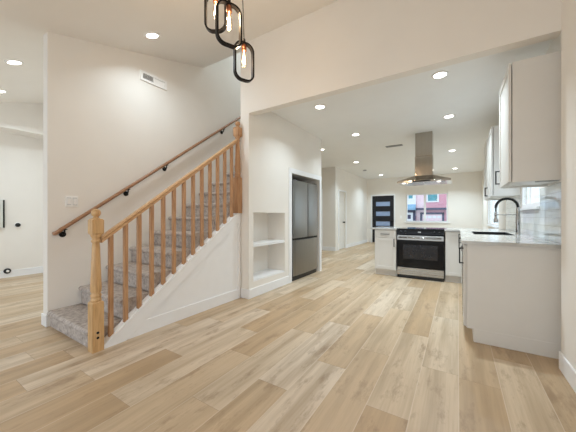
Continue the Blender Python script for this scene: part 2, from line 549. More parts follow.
mb2 = MB(); mb2.T = lambda p: Vector((-2.33 + p.x, YF + .03 - p.z, 0.95 + p.y)); mb2.lathe([(.03, 0), (.03, .012), (.012, .016), (.012, .045), (.03, .05), (.028, .075), (0, .08)], (0, 0, 0), 16)
mb.bm.free(); mb2.build('door_knob', M['black'], dr)
struct('trim_1', casing_x('c', -3.165, -2.265, 2.02, YF), M['trim'])

def panel_door(dr, along, u0, u1, zt, face, out, mat):
    """six panel door; along 'x' or 'y'; face = coordinate of the visible face, out = +-1 toward viewer"""
    def T(p): # p: (u, depth toward viewer, z)
        return Vector((p.x, face + out * p.y, p.z)) if along == 'x' else Vector((face + out * p.y, p.x, p.z))
    w = u1 - u0
    mb = MB(); mb.T = T
    mb.box(u0, u1, -.04, -.012, .008, zt)
    st = .1 * w / .64
    for a, b in ((u0, u0 + st), (u1 - st, u1), (u0 + w / 2 - st / 2, u0 + w / 2 + st / 2)): mb.box(a, b, -.012, 0, .008, zt)
    for a, b in ((.008, .24), (.78, .9), (1.5, 1.6), (zt - .11, zt)):
        mb.box(u0, u1, -.012, -.0005, a, b)
    for a, b in ((u0 + st, u0 + w / 2 - st / 2), (u0 + w / 2 + st / 2, u1 - st)):
        for c, d in ((.24, .78), (.9, 1.5), (1.6, zt - .11)):
            mb.box(a + .03, b - .03, -.014, -.004, c + .03, d - .03)
    mb.build('door_leaf', mat, dr)
dr = estruct('door_2', (XC, 8.89, 0))
panel_door(dr, 'y', 8.575, 9.205, 1.98, XC - .05, 1, M['doorw'])
mb = MB(); mb.T = lambda p: Vector((XC - .05 + p.z, 9.10 + p.x, 0.93 + p.y)); mb.lathe([(.03, 0), (.03, .012), (.012, .016), (.012, .04), (.03, .046), (.03, .068), (0, .074)], (0, 0, 0), 16)
part_label(mb.build('door_knob', M['black'], dr), 'round black door knob')
mb = MB()
for a, b, c, d in ((8.515, 8.57, 0, 2.04), (9.21, 9.265, 0, 2.04), (8.57, 9.21, 1.985, 2.04)): mb.box(XC, XC + .018, a, b, c, d)
struct('trim_2', mb, M['trim'])
dr = estruct('door_3', (-4.25, 8.30, 0))
panel_door(dr, 'x', -4.595, -3.905, 1.98, 8.33, -1, M['doorw'])
struct('trim_3', casing_x('c', -4.60, -3.90, 1.985, 8.28, .06), M['trim'])

# --- windows
w = estruct('window_1', ((WX0 + WX1) / 2, YF + .08, WZ0))
mb = MB(); y0, y1 = YF + .05, YF + .11; f = .045; xm = (WX0 + WX1) / 2 - .05
mb.box(WX0, WX0 + f, y0, y1, WZ0, WZ1); mb.box(WX1 - f, WX1, y0, y1, WZ0, WZ1); mb.box(WX0 + f, WX1 - f, y0, y1, WZ0, WZ0 + f); mb.box(WX0 + f, WX1 - f, y0, y1, WZ1 - f, WZ1); mb.box(xm - .035, xm + .035, y0 - .01, y1, WZ0 + f, WZ1 - f)
mb.build('window_frame', M['trim'], w)
box(WX0 + f, xm - .035, YF + .078, YF + .084, WZ0 + f, WZ1 - f).build('window_pane', M['glass'], w)
box(xm + .035, WX1 - f, YF + .078, YF + .084, WZ0 + f, WZ1 - f).build('window_pane', M['glass'], w)
box(WX0 - .06, WX1 + .06, YF - .05, YF + .05, WZ0 - .03, WZ0, bev=.006).build('window_sill', M['trim'], w)
box(WX0 - .03, WX1 + .03, YF - .014, YF - .0005, WZ0 - .09, WZ0 - .031).build('window_apron', M['trim'], w)
def side_window(n, W):
    a, b, c, d = W
    w = estruct('window_%d' % n, (XR + .07, (a + b) / 2, c)); f = .05
    x0, x1 = XR + .004, XR + .018; ym = (a + b) / 2
    mb = MB(); mb.box(x0, x1, a, a + f, c, d); mb.box(x0, x1, b - f, b, c, d); mb.box(x0, x1, a + f, b - f, c, c + f); mb.box(x0, x1, a + f, b - f, d - f, d); mb.box(x0, x1, ym - .03, ym + .03, c + f, d - f)
    mb.build('window_frame', M['trim'], w)
    box(XR + .0182, XR + .020, a + f, ym - .03, c + f, d - f).build('window_pane', M['glass'], w)
    box(XR + .0182, XR + .020, ym + .03, b - f, c + f, d - f).build('window_pane', M['glass'], w)
    box(XR - .035, XR + .004, a - .03, b + .03, c - .025, c).build('window_sill', M['trim'], w)
side_window(2, W2); side_window(3, W3)

# --- baseboards
BH = .13
def bb_y(name, x, out, y0, y1, h=BH, t=.014):
    mb = MB(); a, b = sorted((x, x + out * t)); mb.box(a, b, y0, y1, 0, h); return struct(name, mb, M['trim'], bevel=.004)
def bb_x(name, y, out, x0, x1, h=BH, t=.014):
    mb = MB(); a, b = sorted((y, y + out * t)); mb.box(x0, x1, a, b, 0, h); return struct(name, mb, M['trim'], bevel=.004)
bb_y('baseboard_right', XE, -1, 0.2, 2.797)
bb_y('baseboard_niche', XN, 1, YH, FY0 - .09)
bb_x('baseboard_column', YH, -1, XB + .016, XN + .014)
bb_y('baseboard_hall', -7.1, 1, -1.0, 2.05)
bb_x('baseboard_hall_back', 2.05, -1, -7.085, -3.70)
bb_x('baseboard_stair_wall_end', 1.03, -1, -3.714, XS + .004, .12)
bb_y('baseboard_closet', XC, 1, 9.265, YF - .001)
bb_x('baseboard_entry', 8.28, -1, -3.84, XC + .0, BH)
bb_x('baseboard_far', YF, -1, -2.205, 0.7)
# casing around the fridge alcove
mb = MB(); mb.box(XN, XN + .016, FY0 - .085, FY0, 0, FZ1 + .085); mb.box(XN, XN + .016, FY1, FY1 + .085, 0, FZ1 + .085); mb.box(XN, XN + .016, FY0, FY1, FZ1, FZ1 + .085)
struct('trim_4', mb, M['trim'])

# --- backsplash tile
mb = MB(); t0, t1 = XR - .009, XR - .0005
mb.box(t0, t1, YH + .03, 3.82, .916, 1.43); mb.box(t0, t1, 3.82, 4.90, .916, 1.218); mb.box(t0, t1, 4.90, 6.2, .916, 1.43)
struct('wall_backsplash', mb, M['tile'])

# ================================================================== STAIRCASE
def sy(n): return 1.02 + .2745 * (n - 1)
def sz(n): return .165 + .1945 * (n - 1)
st = thing('staircase', 'carpeted straight staircase with white closed side panel climbing along the wall', 'stairs', (-3.1, 2.9, 0))
for n in range(1, 14):
    y, z, y2 = sy(n), sz(n), sy(n + 1)
    zb = max(0.0, z - .1945)
    poly = [(y + .03, zb), (y + .03, z - .055)]
    for k in range(9):
        a = -PI / 2 - k * PI / 8
        poly.append((y + .026 + .026 * math.cos(a), z - .026 + .026 * math.sin(a)))
    poly += [(y2 + .03, z), (y2 + .03, zb)]
    x1 = -2.655 if n == 1 else -2.665
    mb = MB().prism(poly, 'x', XS + .003, x1)
    mb.build('step', M['carpet'], st, bevel=.008)
# closed side panel
def strtop(y): return .025 + .693 * (y - 1.129)
xo = XB + .0
mb = MB().prism([(1.12, .0), (YH - .003, 0), (YH - .003, strtop(YH)), (1.12, strtop(1.12) + .002)], 'x', -2.662, xo)
part_label(mb.build('side_panel', M['trim'], st), 'white drywall panel closing the stair side')
mb = MB().prism([(1.115, 0.0), (1.30, 0.0), (YH - .06, strtop(YH - .06) - .128), (YH - .06, strtop(YH - .06) + .004), (1.115, strtop(1.115) + .004)], 'x', xo, xo + .019)
mb.prism([(1.115, strtop(1.115) + .003), (YH - .003, strtop(YH - .003) + .003), (YH - .003, strtop(YH - .003) + .022), (1.115, strtop(1.115) + .022)], 'x', -2.664, xo + .026)
# fillet strips between the balusters
BY = [1.187 + .1258 * k for k in range(13)]
for a, b in zip(BY, BY[1:]):
    a1, b1 = a + .024, b - .024
    mb.prism([(a1, strtop(a1) + .02), (b1, strtop(b1) + .02), (b1, strtop(b1) + .034), (a1, strtop(a1) + .034)], 'x', -2.634, -2.585)
part_label(mb.build('stringer', M['trim'], st), 'sloping white stringer board with cap')
mb = MB().prism([(1.31, 0), (YH - .06, 0), (YH - .06, .13), (1.487, .13)], 'x', xo + .0005, xo + .013)
mb.build('panel_baseboard', M['trim'], st, bevel=.003)
box(xo + .0005, xo + .014, YH - .058, YH - .016, 0, strtop(YH) - .02).build('corner_strip', M['trim'], st)

# balustrade
XBAL = -2.61
ba = thing('stair_balustrade', 'oak stair balustrade with square balusters and turned newel posts', 'balustrade', (XBAL, 2.0, 0))
def railz(y): return .994 + (y - 1.145) * .742
ya, yb = 1.105, 2.79
prof = [(-.03, -.052), (.03, -.052), (.03, -.034), (.024, -.03), (.033, -.014), (.024, -.002), (.008, 0), (-.008, 0), (-.024, -.002), (-.033, -.014), (-.024, -.03), (-.03, -.034)]
mb = MB(); n = len(prof)
pts = [(XBAL + x, ya, railz(ya) + z) for x, z in prof] + [(XBAL + x, yb, railz(yb) + z) for x, z in prof]
mb.faces(pts, [tuple(range(n)), tuple(range(2 * n - 1, n - 1, -1))] + [(i, (i + 1) % n, n + (i + 1) % n, n + i) for i in range(n)])
mb.build('handrail', M['oaky'], ba)
for i, y in enumerate(BY):
    h = .0175
    zt0, zt1 = railz(y - h) - .05, railz(y + h) - .05
    zb0, zb1 = strtop(y - h) + .02, strtop(y + h) + .02
    mb = MB().prism([(y - h, zb0), (y + h, zb1), (y + h, zt1), (y - h, zt0)], 'x', XBAL - h, XBAL + h)
    mb.build('baluster', M['oakr'], ba, bevel=.003)
def newel(cx, cy, zoff, zbase, mat):
    mb = MB(); s = .0435
    def sq(z0, z1, s=s, ch=.012):
        P = []
        zs = [(z0, s - ch * .7) if z0 > zbase + .01 else (z0, s), (z0 + ch, s), (z1 - ch, s), (z1, s - ch * .7)]
        for z, r in zs: P += [(cx - r, cy - r, z), (cx + r, cy - r, z), (cx + r, cy + r, z), (cx - r, cy + r, z)]
        fs = [(3, 2, 1, 0), (12, 13, 14, 15)]
        for k in range(3):
            for q in range(4):
                a, b = k * 4 + q, k * 4 + (q + 1) % 4
                fs.append((a, b, b + 4, a + 4))
        mb.faces(P, fs)
    z = zoff
    sq(zbase, z + .42)
    mb.lathe([(.036, z + .418), (.041, z + .428), (.041, z + .44), (.034, z + .448), (.038, z + .456), (.042, z + .468), (.038, z + .48), (.032, z + .486),
              (.040, z + .505), (.0415, z + .54), (.039, z + .60), (.034, z + .74), (.029, z + .88), (.026, z + .915), (.033, z + .922), (.035, z + .932), (.030, z + .94),
              (.027, z + .948), (.033, z + .962), (.040, z + .975), (.040, z + .988)], (cx, cy, 0), 24)
    sq(z + .985, z + 1.118)
    mb.lathe([(.036, z + 1.116), (.030, z + 1.122), (.020, z + 1.128), (.022, z + 1.134)], (cx, cy, 0), 20)
    o = mb.build('newel_post', mat, ba)
    f = MB(); R = .036
    f.lathe([(.018, z + 1.13)] + [(R * math.sin(a), z + 1.168 - R * math.cos(a)) for a in [PI * k / 12 for k in range(2, 12)]] + [(0, z + 1.168 + R)], (cx, cy, 0), 20)
    f.build('finial', mat, o)
    return o
nw = newel(XBAL + .004, 1.070, 0.0, 0.0, M['oak'])
for zz in (.118, .160):
    mb = MB().lathe([(.0105, 0), (.0105, .003), (0, .0035)], (XBAL + .004 + .0437, 1.066, zz), 14, 'x')
    mb.build('bolt_hole', M['gap'], nw)
newel(XBAL + .012, 2.806, 1.262, strtop(2.77) + .022, M['oakr'])
# wall rail
wr = thing('wall_handrail', 'slim oak handrail on black brackets fixed to the stair wall', 'handrail', (-3.52, 2.6, 0))
def wz(y): return .957 + .7385 * (y - 1.065)
mb = MB()
pts = [(XS + .001, 1.085, wz(1.085) - .012), (-3.545, 1.083, wz(1.085) - .012), (-3.528, 1.095, wz(1.095) - .006), (-3.52, 1.12, wz(1.12))] + [(-3.52, 1.12 + (4.4 - 1.12) * k / 12, wz(1.12 + (4.4 - 1.12) * k / 12)) for k in range(1, 13)]
mb.tube(pts, .020, 14); mb.build('rail', M['railb'], wr)
for y in (1.154, 1.804, 2.336, 3.446):
    z = wz(y) - .045
    mb = MB(); mb.lathe([(.031, 0), (.031, .006), (.026, .010), (0, .011)], (XS + .0005, y, z - .03), 18, 'x')
    mb.tube([(XS + .008, y, z - .03), (XS + .04, y, z - .03), (XS + .057, y, z - .012), (XS + .06, y, z + .027)], .008, 8)
    mb.box(XS + .046, XS + .074, y - .018, y + .018, z + .018, z + .027)
    part_label(mb.build('bracket', M['black'], wr), 'black handrail bracket')

# ================================================================== WALL FITTINGS (dining side)
# two gang switch
sw = thing('light_switch', 'white two gang light switch plate on the wall above the stair foot', 'switch', (XS, 1.235, 1.24))
box(XS, XS + .010, 1.176, 1.294, 1.243, 1.361, bev=.003).build('plate', M['plastic'], sw)
for y in (1.208, 1.262):
    box(XS + .0095, XS + .011, y - .020, y + .020, 1.262, 1.344).build('groove_shade', M['screw'], sw)  # grey colour stands in for the groove shade around the rocker
    o = box(XS + .0095, XS + .016, y - .016, y + .016, 1.27, 1.336, bev=.0015).build('rocker', M['plastic'], sw)
# wall register
vg = thing('wall_vent', 'white rectangular wall vent high on the stair wall below the sloped ceiling', 'vent', (XS, 2.175, 2.97))
box(XS, XS + .004, 2.02, 2.34, 2.99, 3.062).build('duct_opening', M['gap'], vg)
mb = MB(); x0, x1 = XS + .003, XS + .016; a, b, c, d = 1.985, 2.368, 2.962, 3.09
mb.box(x0 - .003, x1, a, b, c, c + .028); mb.box(x0 - .003, x1, a, b, d - .028, d); mb.box(x0 - .003, x1, a, a + .034, c + .028, d - .028); mb.box(x0 - .003, x1, b - .034, b, c + .028, d - .028)
mb.box(x0, x1, 2.165, 2.18, c + .028, d - .028)
mb.build('frame', M['plastic'], vg)
for k in range(5):
    z = c + .034 + k * .0135
    mb = MB(); mb.prism([(x0 + .001, z), (x0 + .010, z + .001), (x0 + .010, z + .0035), (x0 + .001, z + .0025)], 'y', 2.02, 2.165); mb.build('louver', M['plastic'], vg)
    mb = MB(); mb.box(x0 + .004, x0 + .008, 2.18, 2.334, z - .005, z + .0085); mb.build('louver', M['plastic'], vg)
# hall panel and the small black fittings
ep = thing('electrical_panel', 'pale metal electrical panel on the far hall wall at the left edge', 'panel', (-7.1, 1.2, .92))
box(-7.1, -7.06, 1.05, 1.42, .93, 1.44).build('panel_box', M['black'], ep)
box(-7.06, -7.05, 1.045, 1.395, .925, 1.445, bev=.003).build('panel_cover', M['canvas'], ep)
box(-7.05, -7.044, 1.12, 1.36, 1.0, 1.38, bev=.002).build('panel_door', M['canvas'], ep)
t = thing('wall_outlet', 'round black wall fitting at rail height on the hall wall', 'outlet', (-7.1, 1.60, .975))
MB().lathe([(.05, 0), (.05, .006), (.04, .009), (0, .0095)], (-7.0998, 1.60, .975), 20, 'x').build('cover_ring', M['plastic'], t)
MB().lathe([(.038, .0), (.038, .022), (.02, .026), (0, .027)], (-7.0905, 1.60, .975), 20, 'x').build('core', M['blackp'], t)
t = thing('door_stop', 'small dark round door stop with pale tip low on the hall baseboard', 'door stop', (-7.086, 1.457, .125))
MB().lathe([(.05, 0), (.05, .02), (.042, .026), (0, .027)], (-7.0858, 1.457, .125), 20, 'x').build('base', M['blackp'], t)
MB().lathe([(.02, .0), (.02, .02), (.014, .024), (0, .025)], (-7.0585, 1.457, .125), 16, 'x').build('tip', M['plastic'], t)
# small plate by front door
t = thing('light_switch', 'small white switch plate between front door and far window', 'switch', (-1.99, YF, 1.06))
box(-2.03, -1.95, YF - .006, YF - .0002, 1.05, 1.17, bev=.002).build('plate', M['plastic'], t); box(-2.005, -1.975, YF - .01, YF - .006, 1.08, 1.14).build('rocker', M['plastic'], t)

# ================================================================== RECESSED LIGHTS
def lamp(name, parent, loc_rel, power, color, size=.12, spread=2.2, rot=(0, 0, 0)):
    ld = bpy.data.lights.new(name, 'AREA'); ld.shape = 'DISK'; ld.size = size; ld.energy = power; ld.color = color; ld.spread = spread
    lo = bpy.data.objects.new(name, ld); COL.objects.link(lo); lo.parent = parent; lo.location = loc_rel; lo.rotation_euler = rot
    return lo
def downlight(x, y, z, label, power, color, tilt=0.0, group='recessed ceiling lights', spread=2.2):
    t = thing('recessed_light', label, 'ceiling light', (x, y, z), group)
    R = Matrix.Rotation(tilt, 4, 'X')
    f = lambda p: Vector((x, y, z)) + (R @ Vector(p))
    mb = MB(); mb.T = f
    mb.lathe([(.064, -.0095), (.068, -.012), (.088, -.005), (.090, .0)], (0, 0, 0), 28)
    for fc in [q for q in mb.bm.faces if len(q.verts) > 6]: mb.bm.faces.remove(fc)
    mb.build('trim_ring', M['plastic'], t)
    mb = MB(); mb.T = f; mb.lathe([(.066, -.0075), (.066, -.002)], (0, 0, 0), 28); mb.build('lens', M['lens'], t)
    lamp('downlight_lamp', t, R @ Vector((0, 0, -.014)), power, color, rot=(tilt, 0, 0), spread=spread)
    return t
k0 = downlight(-1.722, 3.618, KC, 'recessed ceiling light just behind the header beam near the niche wall', P_KITCHEN * 0.72, NEUTRAL)
for (x, y, lab) in ((-1.713, 5.219, 'recessed ceiling light out from the refrigerator, second of the left row'),
                    (-2.574, 7.889, 'recessed ceiling light out from the closet wall corner'),
                    (-2.543, 10.842, 'recessed ceiling light in front of the black front door'),
                    (-2.80, 5.95, 'recessed ceiling light just past the end of the refrigerator wall, half hidden'),
                    (-0.174, 3.533, 'recessed ceiling light nearest the header beam left of the upper cabinets, the largest of all'),
                    (-0.123, 5.072, 'recessed ceiling light nearest right of the range hood chimney'),
                    (-0.125, 7.747, 'recessed ceiling light behind the range hood, middle right'),
                    (-0.085, 10.683, 'recessed ceiling light farthest at the right above the far window')):
    t = dup(k0, (x, y, KC), lab)
    for ch in t.children:
        if ch.type == 'LIGHT':
            ch.data = ch.data.copy()
            ch.data.energy = P_KITCHEN
            if y > 7: ch.data.energy = P_FAR; ch.data.color = DAY
            ch.data.energy *= 0.68 if x < -1.65 else 1.3       # left row dimmed beside the walls
TILT = math.atan(.281)
downlight(-3.039, 1.83, slope(1.83), 'recessed light in the sloped ceiling above the staircase', P_VAULT, NEUTRAL, TILT, spread=2.5)
h0 = downlight(-4.62, 1.01, slope(1.01), 'recessed light in the hall ceiling left of the stair wall end', P_HALL, NEUTRAL, TILT)
dup(h0, (-6.0, 1.15, slope(1.15)), 'recessed hall ceiling light at the far left edge by the bulkhead')
downlight(-3.05, 4.4, 5.3, 'unseen added light in the flat ceiling at the top of the stairwell', 9.0, NEUTRAL)  # unseen lamp added to brighten the stairwell
sd = MB().lathe([(.055, -.03), (.062, -.022), (.062, 0)], (-2.76, 9.42, KC), 24).build('smoke_detector', M['grey'])
tag(sd, 'small round smoke detector on the kitchen ceiling toward the front door', 'smoke detector')
cv = thing('ceiling_vent', 'dark slotted ceiling vent left of the range hood', 'vent', (-1.24, 6.54, KC))
box(-1.41, -1.07, 6.48, 6.60, KC - .004, KC - .0005).build('duct_opening', M['gap'], cv)
mb = MB(); a, b, c, d = -1.42, -1.06, 6.475, 6.605
mb.box(a, b, c, c + .02, KC - .01, KC); mb.box(a, b, d - .02, d, KC - .01, KC); mb.box(a, a + .02, c + .02, d - .02, KC - .01, KC); mb.box(b - .02, b, c + .02, d - .02, KC - .01, KC)
mb.build('frame', M['grey'], cv)
for k in range(5):
    y = c + .026 + k * .018
    box(a + .02, b - .02, y, y + .009, KC - .009, KC - .004).build('louver', M['grey'], cv)

# ================================================================== REFRIGERATOR
fr = thing('refrigerator', 'stainless french door refrigerator standing in the wall alcove', 'refrigerator', (-2.8, 4.5, 0))
fy0, fy1 = 4.03, 4.995; xf = -2.425; ym = (fy0 + fy1) / 2 + .06
box(-3.2, xf - .032, fy0 + .01, fy1 - .01, .03, 1.772, bev=.01).build('body', M['blackp'], fr)
box(-2.55, xf - .03, fy0 + .02, fy1 - .02, .0, .075).build('kick_grille', M['blackp'], fr)
def fridge_door(name, a, b, c, d, bowed=.022):
    n = 12; P = []
    for i in range(n + 1):
        t = i / n; u = a + (b - a) * t
        P.append((u, xf - .012 + bowed * (1 - (2 * t - 1) ** 2) ** .6))
    poly = [(p[1], p[0]) for p in P] + [(xf - .03, b), (xf - .03, a)]
    return MB().prism(poly, 'z', c, d).build(name, M['steeld'], fr, bevel=.004)
fridge_door('french_door', fy0, ym - .005, .752, 1.775)
fridge_door('french_door', ym + .005, fy1, .752, 1.775)
fz = fridge_door('freezer_drawer', fy0, fy1, .085, .715)
box(xf - .0315, xf - .012, fy0 + .01, fy1 - .01, .716, .751).build('handle_recess', M['gap'], fr)
box(xf - .0035, xf + .004, fy0 + .05, fy1 - .05, .700, .7145).build('handle_lip', M['chrome'], fz)
for y in (fy0 + .07, fy1 - .07): box(xf - .12, xf - .02, y - .04, y + .04, 1.776, 1.797).build('hinge_cover', M['blackp'], fr)
b = box(xf + .0005, xf + .0035, 4.30, 4.345, 1.085, 1.11).build('mark', M['bluet'], fr); part_label(b, 'tiny pale blue badge on the left door')  # small pale blue plate on the door face

# niche shelf
ns = thing('niche_shelving', 'white two level niche shelf built into the wall beside the column', 'shelf', (-2.62, 3.36, NZ0))
xb = -2.79
box(xb - .02, xb, NY0 - .02, NY1 + .02, NZ0 - .02, NZ1 + .02).build('back_panel', M['wall'], ns)
box(xb, XB - .001, NY0 - .02, NY0 - .0005, NZ0 - .02, NZ1 + .02).build('side_panel', M['wall'], ns)
box(xb, XB - .001, NY1 + .0005, NY1 + .02, NZ0 - .02, NZ1 + .02).build('side_panel', M['wall'], ns)
box(xb, XB - .001, NY0, NY1, NZ1 + .0005, NZ1 + .02).build('top_panel', M['wall'], ns)
box(xb, XN - .004, NY0 + .001, NY1 - .001, NZ0 + .0005, NZ0 + .02).build('bottom_shelf', M['trim'], ns)
box(xb, XN - .002, NY0 + .001, NY1 - .001, .705, .742).build('middle_shelf', M['trim'], ns)

# ================================================================== KITCHEN BASE RUN WITH RANGE
YC = 5.385           # door face plane of the range run
def shaker(mb, u0, u1, w0, w1, st=.06, th=.02):
    mb.box(u0, u1, 0, th * .55, w0, w1)
    mb.box(u0, u0 + st, th * .55, th, w0, w1); mb.box(u1 - st, u1, th * .55, th, w0, w1)
    mb.box(u0 + st, u1 - st, th * .55, th, w0, w0 + st); mb.box(u0 + st, u1 - st, th * .55, th, w1 - st, w1)
def barpull(T, u, w, length, vertical=True):
    mb = MB(); mb.T = T
    r = .0055
    if vertical:
        mb.box(u - r, u + r, .046, .046 + 2 * r, w - length / 2, w + length / 2)
        for s in (-1, 1): mb.box(u - r, u + r, .02, .046, w + s * length / 2 - (2 * r if s > 0 else 0), w + s * length / 2 + (0 if s > 0 else 2 * r))
    else:
        mb.box(u - length / 2, u + length / 2, .046, .046 + 2 * r, w - r, w + r)
        for s in (-1, 1): mb.box(u + s * length / 2 - (2 * r if s > 0 else 0), u + s * length / 2 + (0 if s > 0 else 2 * r), .02, .046, w - r, w + r)
    return mb
TY = lambda p: Vector((p.x, YC + .02 - p.y, p.z))
cl = thing('base_cabinet', 'narrow white shaker base cabinet with drawer left of the range', 'cabinet', (-1.19, 5.7, 0))
x0, x1 = -1.385, -.985
box(x0, x1, YC + .021, 6.10, .115, .883).build('body', M['cab'], cl)
box(x0 + .0, x1, YC + .075, 6.08, 0, .115).build('toe_kick', M['cab'], cl)
mb = MB(); mb.T = TY; shaker(mb, x0 + .004, x1 - .004, .735, .872, .036); o = mb.build('drawer', M['cab'], cl, bevel=.002)
barpull(TY, (x0 + x1) / 2, .80, .16, False).build('handle', M['black'], o)
mb = MB(); mb.T = TY; shaker(mb, x0 + .004, x1 - .004, .122, .727, .06); o = mb.build('door', M['cab'], cl, bevel=.002)
barpull(TY, x1 - .035, .64, .15).build('handle', M['black'], o)
cr = thing('base_cabinet', 'white shaker corner cabinet right of the range beside the dishwasher', 'cabinet', (-.06, 5.7, 0))
x0, x1 = -.185, .06
box(x0, x1, YC + .021, 6.10, .115, .883).build('body', M['cab'], cr)
box(x0, x1, YC + .075, 6.08, 0, .115).build('toe_kick', M['cab'], cr)
mb = MB(); mb.T = TY; shaker(mb, x0 + .004, x1 - .004, .122, .872, .055); o = mb.build('door', M['cab'], cr, bevel=.002)

rg = thing('range', 'stainless slide in range with black glass oven door between white cabinets', 'stove', (-.585, 5.7, 0))
x0, x1 = -.968, -.203; yr = 5.36
box(x0, x1, yr + .045, 6.02, .03, .895).build('body', M['blackp'], rg)
box(x0 + .02, x1 - .02, yr + .06, 6.0, .0, .031).build('base', M['blackp'], rg)
box(x0 - .004, x1 + .004, yr + .005, 6.03, .8955, .916, bev=.004).build('cooktop', M['bglass'], rg)
mb = MB().prism([(yr + .045, .805), (yr + .01, .805), (yr + .002, .812), (yr + .012, .895), (yr + .045, .895)], 'x', x0, x1)
cp = mb.build('control_panel', M['bglass'], rg)
for u in (-.90, -.82, -.35, -.27):
    mb = MB(); mb.T = lambda p, u=u: Vector((u + p.x, yr + .005 - p.z, .852 + p.y)); mb.lathe([(.021, 0), (.021, .004), (.018, .006), (.0165, .024), (0, .0245)], (0, 0, 0), 18); mb.build('knob', M['blackp'], cp)
box(-.612, -.562, yr + .0035, yr + .0055, .845, .862).build('display', M['screw'], cp)
od = box(x0 + .002, x1 - .002, yr + .004, yr + .045, .205, .80, bev=.004).build('oven_door', M['bglass'], rg)
box(x0 + .004, x1 - .004, yr - .004, yr + .003, .705, .79, bev=.003).build('door_top_trim', M['steel'], od)
box(-.86, -.30, yr + .002, yr + .0045, .36, .62).build('oven_window', M['ovenwin'], od)
mb = MB(); mb.tube([(x0 + .04, yr - .045, .752), (x1 - .04, yr - .045, .752)], .013, 14)
for u in (x0 + .07, x1 - .07): mb.tube([(u, yr - .004, .752), (u, yr - .045, .752)], .009, 10)
mb.build('handle', M['chrome'], od)
box(x0 + .002, x1 - .002, yr + .002, yr + .045, .062, .198, bev=.004).build('storage_drawer', M['steel'], rg)
box(x0 + .004, x1 - .004, yr + .03, yr + .06, .004, .061).build('kick_plate', M['blackp'], rg)

# worktops
t = box(-1.475, -.972, YC - .025, 6.15, .885, .915, bev=.003).build('countertop', M['quartz'])
tag(t, 'short white quartz countertop left of the range overhanging its cabinet', 'countertop')
SX0, SX1, SY0, SY1 = .165, .575, 4.10, 4.86
mb = MB(); z0, z1 = .885, .915
xL, xRt, yN = .027, XR - .01, 2.945
mb.box(xL, xRt, yN, SY0, z0, z1); mb.box(xL, SX0, SY0, SY1, z0, z1); mb.box(SX1, xRt, SY0, SY1, z0, z1); mb.box(xL, xRt, SY1, 6.15, z0, z1)
mb.box(-.198, xL, YC - .025, 6.15, z0, z1)
t = mb.build('countertop', M['quartz'])
tag(t, 'long white quartz countertop with the sink running along the right wall', 'countertop')
sk = thing('sink', 'black undermount sink set in the long white countertop', 'sink', ((SX0 + SX1) / 2, (SY0 + SY1) / 2, .70))
mb = MB(); g = .012
mb.box(SX0 + .0005, SX0 + g, SY0 + .0005, SY1 - .0005, .70, .9135); mb.box(SX1 - g, SX1 - .0005, SY0 + .0005, SY1 - .0005, .70, .9135); mb.box(SX0 + g, SX1 - g, SY0 + .0005, SY0 + g, .70, .9135); mb.box(SX0 + g, SX1 - g, SY1 - g, SY1 - .0005, .70, .9135); mb.box(SX0 + g, SX1 - g, SY0 + g, SY1 - g, .70, .712)
mb.build('basin', M['sinkb'], sk)
MB().lathe([(.04, .7125), (.04, .717), (.03, .718), (0, .7175)], (.37, 4.48, 0), 18).build('drain', M['chrome'], sk)
# faucet
fx, fyy = .645, 4.46
fc = thing('kitchen_faucet', 'tall spring spout faucet with black coil standing behind the sink', 'faucet', (fx, fyy, .915))
MB().lathe([(.027, .9155), (.027, .925), (.022, .93), (.023, .94), (.023, 1.14), (.020, 1.15), (.018, 1.25), (.014, 1.257)], (fx, fyy, 0), 18).build('body', M['chrome'], fc)
mb = MB(); mb.tube([(fx, fyy - .015, 1.03), (fx, fyy - .045, 1.035), (fx + .0, fyy - .06, 1.05), (fx, fyy - .075, 1.11)], .007, 10); mb.build('lever', M['chrome'], fc)
Rr = .112; zc = 1.255
arc = [Vector((fx - Rr + Rr * math.cos(a), fyy, zc + Rr * math.sin(a))) for a in [PI * k / 40 for k in range(41)]]
hose = [Vector((fx, fyy, 1.245))] + arc + [Vector((fx - 2 * Rr, fyy, 1.19))]
mb = MB(); mb.tube(hose, .009, 10); mb.build('hose', M['blackp'], fc)
mb = MB(); pts = []
turns = 38
for k in range(turns * 10 + 1):
    t = k / (turns * 10); a = PI * t; th = 2 * PI * turns * t
    c = Vector((fx - Rr + Rr * math.cos(a), fyy, zc + Rr * math.sin(a)))
    rad = Vector((math.cos(a), 0, math.sin(a)))
    pts.append(c + rad * (.0145 * math.cos(th)) + Vector((0, .0145 * math.sin(th), 0)))
mb.tube(pts, .0038, 5); mb.build('spring_coil', M['black'], fc)
hx = fx - 2 * Rr
MB().lathe([(.022, 1.06), (.024, 1.065), (.024, 1.10), (.016, 1.115), (.015, 1.19), (.012, 1.20)], (hx, fyy, 0), 16).build('spray_head', M['chrome'], fc)
mb = MB(); mb.tube([(fx - .012, fyy, 1.16), (hx + .016, fyy, 1.16)], .005, 8); mb.lathe([(.019, 1.151), (.019, 1.169)], (hx, fyy, 0), 16); mb.build('support_arm', M['chrome'], fc)

